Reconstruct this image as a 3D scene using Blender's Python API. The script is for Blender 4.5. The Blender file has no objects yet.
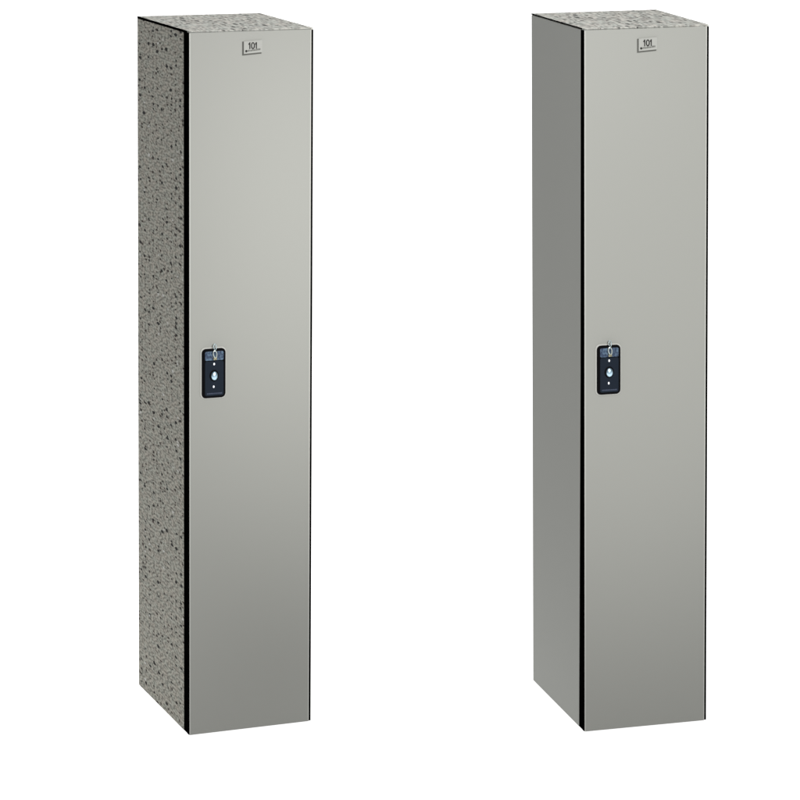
import bpy, bmesh, math, random
from mathutils import Vector
S = bpy.context.scene
C = S.collection
random.seed(4)

# ---------------------------------------------------------------- materials
def new_mat(name):
    m = bpy.data.materials.new(name); m.use_nodes = True
    nt = m.node_tree
    return m, nt, nt.nodes['Principled BSDF']

def plain(name, col, rough=.5, spec=.5, metal=0., bump=0., bscale=400.):
    m, nt, b = new_mat(name)
    b.inputs['Base Color'].default_value = (*col, 1)
    b.inputs['Roughness'].default_value = rough
    b.inputs['Specular IOR Level'].default_value = spec
    b.inputs['Metallic'].default_value = metal
    tc = nt.nodes.new('ShaderNodeTexCoord')
    n = nt.nodes.new('ShaderNodeTexNoise'); n.inputs['Scale'].default_value = bscale
    n.inputs['Detail'].default_value = 3
    nt.links.new(tc.outputs['Object'], n.inputs['Vector'])
    r = nt.nodes.new('ShaderNodeMapRange')
    r.inputs['To Min'].default_value = max(0, rough-.04); r.inputs['To Max'].default_value = min(1, rough+.04)
    nt.links.new(n.outputs['Fac'], r.inputs['Value']); nt.links.new(r.outputs['Result'], b.inputs['Roughness'])
    if bump:
        bp = nt.nodes.new('ShaderNodeBump'); bp.inputs['Strength'].default_value = bump
        bp.inputs['Distance'].default_value = .0005
        nt.links.new(n.outputs['Fac'], bp.inputs['Height']); nt.links.new(bp.outputs['Normal'], b.inputs['Normal'])
    return m

def speckle(name, axes, scl, base, amp, dark_at, seed):
    """terrazzo-like solid surface: mottled grey, small dark flakes, a few pale and brown ones"""
    m, nt, b = new_mat(name)
    N, L = nt.nodes.new, nt.links.new
    tc = N('ShaderNodeTexCoord'); mp = N('ShaderNodeMapping')
    mp.inputs['Scale'].default_value = scl; mp.inputs['Location'].default_value = (seed, seed*.7, seed*1.3)
    sx = N('ShaderNodeSeparateXYZ'); cb = N('ShaderNodeCombineXYZ'); L(tc.outputs['Object'], sx.inputs[0])
    for i, a in enumerate(axes): L(sx.outputs[a], cb.inputs[i])
    L(cb.outputs[0], mp.inputs['Vector'])
    nz = N('ShaderNodeTexNoise'); nz.inputs['Scale'].default_value = 1.0; nz.inputs['Detail'].default_value = .6
    L(mp.outputs['Vector'], nz.inputs['Vector'])
    rp = N('ShaderNodeValToRGB')
    c = rp.color_ramp; c.elements[0].position = .36; c.elements[1].position = .62
    c.elements[0].color = tuple(v*(1-amp) for v in base)+(1,); c.elements[1].color = tuple(v*(1+amp) for v in base)+(1,)
    L(nz.outputs['Fac'], rp.inputs['Fac'])
    last = rp.outputs['Color']
    # warm/cool drift between flakes
    nw = N('ShaderNodeTexNoise'); nw.inputs['Scale'].default_value = .45; nw.inputs['Detail'].default_value = 1
    L(mp.outputs['Vector'], nw.inputs['Vector'])
    rw = N('ShaderNodeValToRGB'); rw.color_ramp.elements[0].position = .35; rw.color_ramp.elements[1].position = .65
    rw.color_ramp.elements[0].color = (.97, 1.0, .98, 1); rw.color_ramp.elements[1].color = (1.03, .99, .96, 1)
    L(nw.outputs['Fac'], rw.inputs['Fac'])
    mx = N('ShaderNodeMix'); mx.data_type = 'RGBA'; mx.blend_type = 'MULTIPLY'; mx.inputs['Factor'].default_value = 1
    L(last, mx.inputs['A']); L(rw.outputs['Color'], mx.inputs['B']); last = mx.outputs['Result']
    for k, (vs, keep, rad, col) in enumerate([(.38, dark_at, .30, (.003, .0028, .002)), (.46, .22, .27, (.035, .024, .018)), (.36, .035, .22, (.50, .50, .48))]):
        dn = N('ShaderNodeTexNoise'); dn.inputs['Scale'].default_value = .9
        ml = N('ShaderNodeVectorMath'); ml.operation = 'MULTIPLY_ADD'
        ml.inputs[1].default_value = (1.0, 1.0, 1.0)
        ad = N('ShaderNodeVectorMath'); ad.operation = 'ADD'; ad.inputs[1].default_value = (k*17.3, k*5.1, k*9.7)
        L(mp.outputs['Vector'], dn.inputs['Vector']); L(dn.outputs['Color'], ml.inputs[0]); L(mp.outputs['Vector'], ml.inputs[2])
        L(ml.outputs['Vector'], ad.inputs[0])
        v = N('ShaderNodeTexVoronoi'); v.voronoi_dimensions = '2D'; v.inputs['Scale'].default_value = vs; v.inputs['Randomness'].default_value = 1
        L(ad.outputs['Vector'], v.inputs['Vector'])
        sp = N('ShaderNodeSeparateColor'); L(v.outputs['Color'], sp.inputs['Color'])
        lt = N('ShaderNodeMath'); lt.operation = 'LESS_THAN'; lt.inputs[1].default_value = keep
        L(sp.outputs['Red'], lt.inputs[0])
        # flake size varies per cell
        rr = N('ShaderNodeMapRange'); rr.inputs['To Min'].default_value = rad*.5; rr.inputs['To Max'].default_value = rad*1.1
        L(sp.outputs['Green'], rr.inputs['Value'])
        sb = N('ShaderNodeMath'); sb.operation = 'SUBTRACT'; L(rr.outputs['Result'], sb.inputs[0]); L(v.outputs['Distance'], sb.inputs[1])
        sm = N('ShaderNodeMath'); sm.operation = 'MULTIPLY'; sm.inputs[1].default_value = 22; sm.use_clamp = True; L(sb.outputs[0], sm.inputs[0])
        fm = N('ShaderNodeMath'); fm.operation = 'MULTIPLY'; L(lt.outputs[0], fm.inputs[0]); L(sm.outputs[0], fm.inputs[1])
        mm = N('ShaderNodeMix'); mm.data_type = 'RGBA'; L(fm.outputs[0], mm.inputs['Factor']); L(last, mm.inputs['A'])
        mm.inputs['B'].default_value = (*col, 1); last = mm.outputs['Result']
    L(last, b.inputs['Base Color'])
    b.inputs['Roughness'].default_value = .6; b.inputs['Specular IOR Level'].default_value = .05
    return m

PAINT = (.238, .240, .220)
M = dict(
    door=plain('warm_grey_laminate', PAINT, .42, .35, bump=.02),
    plate=plain('pale_plate_laminate', (.265, .267, .247), .4, .35),
    end=plain('grey_end_laminate', (.252, .257, .238), .6, .25, bump=.02),
    rim=plain('pale_edge_halo', (.36, .36, .335), .4, .5),  # lighter tint painting a bright halo beside black edges
    black=plain('black_core', (.001, .001, .001), .8, 0),
    graphite=plain('graphite_edge', (.004, .004, .004), .8, 0),
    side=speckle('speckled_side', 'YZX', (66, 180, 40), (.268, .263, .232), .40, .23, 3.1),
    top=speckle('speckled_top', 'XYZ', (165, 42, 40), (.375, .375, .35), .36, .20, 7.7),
    lock=plain('black_lock_plastic', (.002, .002, .0025), .5, .03),
    face=plain('navy_lock_face', (.006, .010, .017), .4, .12),
    window=None,
    chrome=plain('polished_chrome', (.50, .68, .80), .34, .5, 1.0),
    brass=plain('pale_brass', (.62, .58, .40), .25, .5, 1.0),
    steel=plain('brushed_steel', (.62, .68, .66), .3, .5, 1.0),
    chain=plain('dull_dark_steel', (.22, .27, .28), .35, .5, 1.0),
    ink=plain('engraved_ink', (.012, .012, .010), .6, .2),
    ink_shadow=plain('worn_ink_and_shadow', (.07, .07, .062), .6, .2),  # small print, also the painted shadow behind the number plate
    mark=plain('grey_blue_print', (.035, .045, .075), .5, .3),
    white=plain('white_dot', (.85, .87, .9), .25, .5),
)
# mottled blue window at the lock's top
m, nt, b = new_mat('mottled_blue_window')
tc = nt.nodes.new('ShaderNodeTexCoord'); n = nt.nodes.new('ShaderNodeTexNoise'); n.inputs['Scale'].default_value = 150
r = nt.nodes.new('ShaderNodeValToRGB'); r.color_ramp.elements[0].position = .4; r.color_ramp.elements[1].position = .62
r.color_ramp.elements[0].color = (.022, .034, .065, 1); r.color_ramp.elements[1].color = (.075, .12, .17, 1)
nt.links.new(tc.outputs['Object'], n.inputs['Vector']); nt.links.new(n.outputs['Fac'], r.inputs['Fac'])
nt.links.new(r.outputs['Color'], b.inputs['Base Color']); b.inputs['Roughness'].default_value = .25
M['window'] = m

# ---------------------------------------------------------------- helpers
def link(name, bm, mat, parent=None, smooth=False):
    me = bpy.data.meshes.new(name); bmesh.ops.recalc_face_normals(bm, faces=bm.faces)
    bm.to_mesh(me); bm.free(); me.materials.append(mat)
    if smooth:
        for p in me.polygons: p.use_smooth = True
    o = bpy.data.objects.new(name, me); C.objects.link(o)
    if parent: o.parent = parent
    return o

def prism(bm, pts, axis, a, b):
    """closed outline extruded along an axis; pts are the two other coordinates in x,y,z order"""
    def P(p, t):
        q = list(p); q.insert(axis, t); return q
    v0 = [bm.verts.new(P(p, a)) for p in pts]; v1 = [bm.verts.new(P(p, b)) for p in pts]
    n = len(pts); bm.faces.new(v0); bm.faces.new(v1[::-1])
    for i in range(n): bm.faces.new((v0[i], v0[(i+1) % n], v1[(i+1) % n], v1[i]))

def box(bm, x0, x1, y0, y1, z0, z1): prism(bm, [(x0, y0), (x1, y0), (x1, y1), (x0, y1)], 2, z0, z1)

def rrect(x0, x1, z0, z1, r, n=5):
    out = []
    for cx, cz, a0 in ((x1-r, z1-r, 0), (x0+r, z1-r, 90), (x0+r, z0+r, 180), (x1-r, z0+r, 270)):
        for i in range(n+1):
            a = math.radians(a0+90*i/n); out.append((cx+r*math.cos(a), cz+r*math.sin(a)))
    return out

def pad(bm, outline, y_back, y_front, bev):
    """plate standing on the door: outline extruded toward the viewer with a bevelled front rim"""
    cx = sum(p[0] for p in outline)/len(outline); cz = sum(p[1] for p in outline)/len(outline)
    hx = max(p[0] for p in outline)-cx; hz = max(p[1] for p in outline)-cz
    ins = [(cx+(p[0]-cx)*(1-bev/hx), cz+(p[1]-cz)*(1-bev/hz)) for p in outline]
    A = [bm.verts.new((p[0], y_back, p[1])) for p in outline]
    B = [bm.verts.new((p[0], y_front+bev, p[1])) for p in outline]
    D = [bm.verts.new((p[0], y_front, p[1])) for p in ins]
    n = len(outline)
    for U, V in ((A, B), (B, D)):
        for i in range(n): bm.faces.new((U[i], U[(i+1) % n], V[(i+1) % n], V[i]))
    bm.faces.new(A); bm.faces.new(D)

def ring_frame(bm, outer, inner, y0, y1):
    n = len(outer); R = []
    for pts, y in ((outer, y0), (outer, y1), (inner, y1), (inner, y0)):
        R.append([bm.verts.new((p[0], y, p[1])) for p in pts])
    for k in range(4):
        U, V = R[k], R[(k+1) % 4]
        for i in range(n): bm.faces.new((U[i], U[(i+1) % n], V[(i+1) % n], V[i]))

def dome(bm, cx, cz, rx, rz, y0, h, n=28, m=7):
    """rounded button standing off the plane y0 toward the viewer"""
    rings = []
    prof = [(1.0, 0), (1.0, .35)] + [(math.cos(t*math.pi/2/m), .35+.65*math.sin(t*math.pi/2/m)) for t in range(1, m)]
    for s, q in prof:
        rings.append([bm.verts.new((cx+rx*s*math.cos(2*math.pi*i/n), y0-h*q, cz+rz*s*math.sin(2*math.pi*i/n))) for i in range(n)])
    for U, V in zip(rings, rings[1:]):
        for i in range(n): bm.faces.new((U[i], U[(i+1) % n], V[(i+1) % n], V[i]))
    bm.faces.new(rings[0]); bm.faces.new(rings[-1])

def tube(bm, pts, r, n=8, closed=False):
    P = [Vector(p) for p in pts]; R = []
    for i, p in enumerate(P):
        a = P[i-1] if (i or closed) else P[0]; b = P[(i+1) % len(P)] if (closed or i < len(P)-1) else P[-1]
        t = (b-a).normalized(); u = t.cross(Vector((.13, .97, .2))).normalized(); w = t.cross(u)
        R.append([bm.verts.new(p+r*(u*math.cos(2*math.pi*k/n)+w*math.sin(2*math.pi*k/n))) for k in range(n)])
    m = len(R)
    for i in range(m if closed else m-1):
        U, V = R[i], R[(i+1) % m]
        for k in range(n): bm.faces.new((U[k], U[(k+1) % n], V[(k+1) % n], V[k]))
    if not closed: bm.faces.new(R[0]); bm.faces.new(R[-1])

def stroke(bm, pts, w, y, d=.0005):
    """engraved line of width w through pts (x,z), as thin solid quads on the plane y"""
    for (x0, z0), (x1, z1) in zip(pts, pts[1:]):
        L = math.hypot(x1-x0, z1-z0); ux, uz = (x1-x0)/L, (z1-z0)/L; nx, nz = -uz*w/2, ux*w/2
        x0e, z0e, x1e, z1e = x0-ux*w*.35, z0-uz*w*.35, x1+ux*w*.35, z1+uz*w*.35
        prism(bm, [(x0e+nx, z0e+nz), (x0e-nx, z0e-nz), (x1e-nx, z1e-nz), (x1e+nx, z1e+nz)], 1, y-d, y+d*.5)
        d += .00007

# ---------------------------------------------------------------- one locker
def make_locker(label, loc, yaw, roll, W, D, H, Wb, finished, dz, top_line, frame_lo, frame_mid, frame_hi):
    root = bpy.data.objects.new('locker', None); C.objects.link(root)
    root.location = loc; root.rotation_euler = (0, roll, yaw); root.rotation_mode = 'XYZ'
    root['label'] = label; root['category'] = 'locker'; root['group'] = 'single door lockers'
    part = lambda n, bm, m, p=root, s=False: link(n, bm, m, p, s)
    tp = .004                                        # top sheet thickness
    t = .011
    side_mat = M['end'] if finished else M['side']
    # left side panel: its front edge stops at the black frame
    bm = bmesh.new()
    prism(bm, [(frame_lo, 0.0), (D, 0.0), (D, H-tp), (frame_hi, H-tp), (frame_mid, .95)], 0, 0.0, t)
    o = part('side_panel', bm, side_mat)
    o['label'] = 'plain grey finished end panel' if finished else 'speckled stone-look side panel'
    bm = bmesh.new()   # right side panel follows the slightly splayed back
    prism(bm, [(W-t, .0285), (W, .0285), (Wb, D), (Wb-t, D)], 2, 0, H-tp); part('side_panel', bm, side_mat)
    bm = bmesh.new(); box(bm, t+.0005, Wb-t-.0005, D-.008, D-.0005, .0005, H-tp-.001); part('back_panel', bm, M['graphite'])
    bm = bmesh.new(); prism(bm, [(t+.0005, .0285), (W-t-.0005, .0285), (Wb-t-.0005, D-.0085), (t+.0005, D-.0085)], 2, .001, .012)
    part('bottom_panel', bm, M['graphite'])
    # top sheet, laid in from the left edge so the black edge strip shows
    bm = bmesh.new()
    prism(bm, [(.0016, .0), (W-.0065, .0), (W-.001, .004), (Wb, D), (.0016, D)], 2, H-tp+.0003, H+.0006)
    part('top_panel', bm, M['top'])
    bm = bmesh.new(); prism(bm, [(-.0006, H-tp-top_line), (.0013, H-tp-top_line), (.0013, H+.0008), (-.0006, H+.0008)], 1, .016, D-.0002)
    part('edge_strip', bm, M['black'])
    # black front frame between body and door
    bm = bmesh.new()
    prism(bm, [(.0146, .0003), (frame_lo-.0002, .0003), (frame_mid-.0002, .95), (frame_hi-.0002, H-tp), (.0146, H-tp)], 0, .0003, .022)
    box(bm, W-.024, W-.0004, .0146, .028, .0003, H-tp)
    box(bm, .022, W-.024, .0146, .028, .0003, .022); box(bm, .022, W-.024, .0146, .028, H-tp-.022, H-tp)
    part('front_frame', bm, M['black'])
    # door: black core slab with a laminate face
    bm = bmesh.new(); box(bm, .0, W-.0005, .0016, .0142, .0, H-.0042); door = part('door', bm, M['black'])
    fx0, fx1 = .0020, W-.0068
    bm = bmesh.new()
    # laminate face: flat sheet, pale strips added along its edges as a painted halo
    box(bm, fx0, fx1, .0, .0016, -.0006, H-.0004)
    part('door_face', bm, M['door'], door)
    bm = bmesh.new()
    box(bm, fx0-.0003, fx0+.0022, -.0002, .0014, .0, H-.004); box(bm, fx1-.0022, fx1+.0003, -.0002, .0014, .0, H-.004)
    part('edge_halo', bm, M['rim'], door)
    # ---- number plate
    bm = bmesh.new()
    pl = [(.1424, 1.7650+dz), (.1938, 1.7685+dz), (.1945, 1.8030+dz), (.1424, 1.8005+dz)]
    prism(bm, pl, 1, -.0012, -.00005); plate = part('number_plate', bm, M['ink_shadow'])  # dark backing, offset left and down, paints in the plate's shadow
    bm = bmesh.new()
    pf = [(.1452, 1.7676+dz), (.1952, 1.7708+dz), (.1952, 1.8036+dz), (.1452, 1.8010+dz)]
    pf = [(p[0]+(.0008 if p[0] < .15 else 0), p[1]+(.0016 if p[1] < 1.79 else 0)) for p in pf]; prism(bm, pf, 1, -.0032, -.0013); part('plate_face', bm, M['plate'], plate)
    bm = bmesh.new(); y = -.0034
    zt, zb = 1.7974+dz, 1.7822+dz
    w = .0027
    stroke(bm, [(.1590, zt-.004), (.1618, zt), (.1618, zb)], w, y)
    oc = [(.1701+.0039*math.cos(a), (zt+zb)/2+(zt-zb)/2*math.sin(a)) for a in [2*math.pi*i/16 for i in range(17)]]
    stroke(bm, oc, w*.9, y)
    stroke(bm, [(.1768, zt-.004), (.1794, zt), (.1794, zb)], w, y)
    part('number', bm, M['ink'], plate)
    bm = bmesh.new()
    dome(bm, .1524, 1.7762+dz, .0030, .0032, -.0031, .0005, n=14, m=3)
    part('plate_dot', bm, M['ink'], plate)
    bm = bmesh.new()        # small illegible line under the number
    x = .1560
    rnd = random.Random(9)
    while x < .1895:
        ww = rnd.uniform(.0014, .0026); zz = 1.7747+dz+(x-.156)*.10
        hh = rnd.uniform(.0030, .0050)
        prism(bm, [(x, zz), (x+ww, zz+.0001), (x+ww, zz+hh), (x, zz+hh)], 1, -.0036, -.0031)
        x += ww+.0010
    part('small_print', bm, M['ink_shadow'], plate)
    # ---- lock
    lx0, lx1, lz0, lz1 = .0335, .0970, .8855+dz, 1.0135+dz
    bm = bmesh.new(); pad(bm, rrect(lx0, lx1, lz0, lz1, .011), -.0002, -.0075, .002); lock = part('lock', bm, M['lock'])
    bm = bmesh.new(); pad(bm, rrect(lx0-.0032, lx1+.0032, lz0-.0032, lz1+.0032, .0135), -.00005, -.0026, .0012)
    part('lock_halo', bm, M['rim'], lock)  # pale band added around the lock as a painted halo
    ix0, ix1 = lx0+.0075, lx1-.006
    zs = .9825+dz
    bm = bmesh.new(); pad(bm, rrect(ix0, ix1, lz0+.006, zs-.0008, .005), -.0070, -.0086, .0006); part('lock_face', bm, M['face'], lock)
    bm = bmesh.new(); pad(bm, rrect(ix0, ix1, zs+.0008, lz1-.0065, .004), -.0070, -.0084, .0006); part('lock_window', bm, M['window'], lock)
    for z in (.9740, .9152):
        bm = bmesh.new(); dome(bm, .0652-(.974-z)*.02, z+dz,   .0023, .0034, -.0082, .0018, n=18, m=4); part('indicator', bm, M['white'], lock, True)
    # round turn knob on a dark collar
    bm = bmesh.new(); dome(bm, .0650, .9440+dz, .0125, .0150, -.0084, .0012, n=32, m=4); part('collar', bm, M['lock'], lock)
    bm = bmesh.new(); dome(bm, .0650, .9440+dz, .0088, .0116, -.0094, .0085, n=32, m=8); part('knob', bm, M['chrome'], lock, True)
    bm = bmesh.new(); x = .046
    while x < .085:     # faint illegible moulded line at the foot of the lock
        ww = rnd.uniform(.0018, .0034); prism(bm, [(x, .8955+dz), (x+ww, .8955+dz), (x+ww, .8992+dz), (x, .8992+dz)], 1, -.0089, -.0083); x += ww+.0014
    part('moulded_print', bm, M['mark'], lock)
    return root

def make_key(label, loc, yaw, roll, dz):
    """small key hanging from the lock window, split ring above it"""
    root = bpy.data.objects.new('key', None); C.objects.link(root)
    root.location = loc; root.rotation_euler = (0, roll, yaw)
    root['label'] = label; root['category'] = 'key'; root['group'] = 'keys in the locker locks'
    cx, cz = .0662, 1.0
    bm = bmesh.new()    # bow: open lozenge of wire-like metal, blade below entering the lock
    loop = [(cx+.0045*math.cos(a)*(1+.3*math.sin(a))+.0012*math.sin(a)*-1, -.014, cz+dz+.0095*math.sin(a)) for a in [2*math.pi*i/20 for i in range(20)]]
    tube(bm, loop, .0017, 8, True)
    link('bow', bm, M['steel'], root, True)
    bm = bmesh.new(); pad(bm, rrect(cx-.0045, cx+.0045, cz-.0145+dz, cz-.0085+dz, .002), -.0075, -.0165, .0008); link('barrel', bm, M['brass'], root)
    bm = bmesh.new()
    ring = [(cx-.0002+.0034*math.cos(a), -.0135+.002*math.sin(a), cz+dz+.0195+.0075*math.sin(a)) for a in [2*math.pi*i/18 for i in range(18)]]
    tube(bm, ring, .0012, 8, True); link('split_ring', bm, M['chain'], root, True)
    return root

A_loc, A_yaw, A_roll = (-.54671, 7.55116, 0), .37615, .00768
B_loc, B_yaw, B_roll = (.47878, 7.57924, 0), .2576, -.00768
make_locker('tall grey locker whose left side is speckled stone-look, without an end panel',
            A_loc, A_yaw, A_roll, .33595, .45101, 1.82999, .33595+.008, False, .0, .0012, .043, .043, .043)
make_locker('tall grey locker whose left side is a plain smooth grey end panel',
            B_loc, B_yaw, B_roll, .33784, .44518, 1.8347, .33784+.014, True, .0045, -.0018, .043, .029, .0255)
make_key('small silver key in the lock of the locker with the speckled side', A_loc, A_yaw, A_roll, .0)
make_key('small silver key in the lock of the locker with the plain grey side', B_loc, B_yaw, B_roll, .0045)

# ---------------------------------------------------------------- white sweep with added glow
bm = bmesh.new()
prof = [(5.2, -.006), (10.5, -.006)]
for i in range(1, 17):
    a = math.radians(90*i/16); prof.append((10.5+2*math.sin(a), -.006+2*(1-math.cos(a))))
prof.append((12.5, 7))
rows = [[bm.verts.new((x, y, z)) for x in (-8, 8)] for y, z in prof]
for U, V in zip(rows, rows[1:]): bm.faces.new((U[0], U[1], V[1], V[0]))
mw, nt, b = new_mat('glowing_white_fill')
b.inputs['Base Color'].default_value = (.5, .5, .5, 1); b.inputs['Roughness'].default_value = .9
b.inputs['Specular IOR Level'].default_value = 0
b.inputs['Emission Color'].default_value = (1, 1, 1, 1); b.inputs['Emission Strength'].default_value = 1.07  # glow added to wash out contact shadows and fill the door bottoms
bd = link('backdrop', bm, mw, None, True)
bd['kind'] = 'structure'; bd['label'] = 'seamless white studio floor and backdrop'

# ---------------------------------------------------------------- light
w = bpy.data.worlds.new('World'); S.world = w; w.use_nodes = True
bg = w.node_tree.nodes['Background']; bg.inputs[0].default_value = (1, 1, 1, 1); bg.inputs[1].default_value = .22

def area(name, loc, target, sx, sy, power, col=(1, 1, 1)):
    l = bpy.data.lights.new(name, 'AREA'); l.shape = 'RECTANGLE'; l.size = sx; l.size_y = sy; l.energy = power; l.color = col
    o = bpy.data.objects.new(name, l); C.objects.link(o); o.location = loc
    o.rotation_euler = (Vector(target)-Vector(loc)).to_track_quat('-Z', 'Y').to_euler()
    return o
area('softbox', (.45, 5.9, 2.65), (.1, 7.6, 1.45), 1.8, .6, 24)
def spot(name, loc, target, half, power, radius=.12):
    l = bpy.data.lights.new(name, 'SPOT'); l.spot_size = 2*math.radians(half); l.spot_blend = 1; l.energy = power; l.shadow_soft_size = radius
    o = bpy.data.objects.new(name, l); C.objects.link(o); o.location = loc
    o.rotation_euler = (Vector(target)-Vector(loc)).to_track_quat('-Z', 'Y').to_euler()
spot('door_spot', (1.7, 2.0, 3.0), (-1.12, 7.7, 1.33), 13.2, 1230)  # added spot, shapes the brightness falloff on the left door
spot('door_spot', (2.0, 2.0, 3.0), (.54, 7.7, 1.33), 12.3, 1470)  # second added spot, does the same for the right door
area('overhead', (.2, 8.0, 4.2), (0, 7.9, 1.8), 3, 2, 26)

# ---------------------------------------------------------------- camera
cam = bpy.data.cameras.new('camera'); co = bpy.data.objects.new('camera', cam); C.objects.link(co)
co.location = (0, 0, 2.56059); co.rotation_euler = (math.pi/2-.11105, 0, 0)
cam.sensor_width = 36; cam.sensor_fit = 'HORIZONTAL'; cam.lens = 3006.37/800*36
cam.shift_y = (75.721-400)/800; cam.clip_end = 200; cam.clip_start = .05
S.camera = co
S.render.engine = 'CYCLES'; S.render.resolution_x = S.render.resolution_y = 1024
S.view_settings.view_transform = 'Standard'; S.view_settings.look = 'None'
S.view_settings.exposure = 0; S.view_settings.gamma = 1
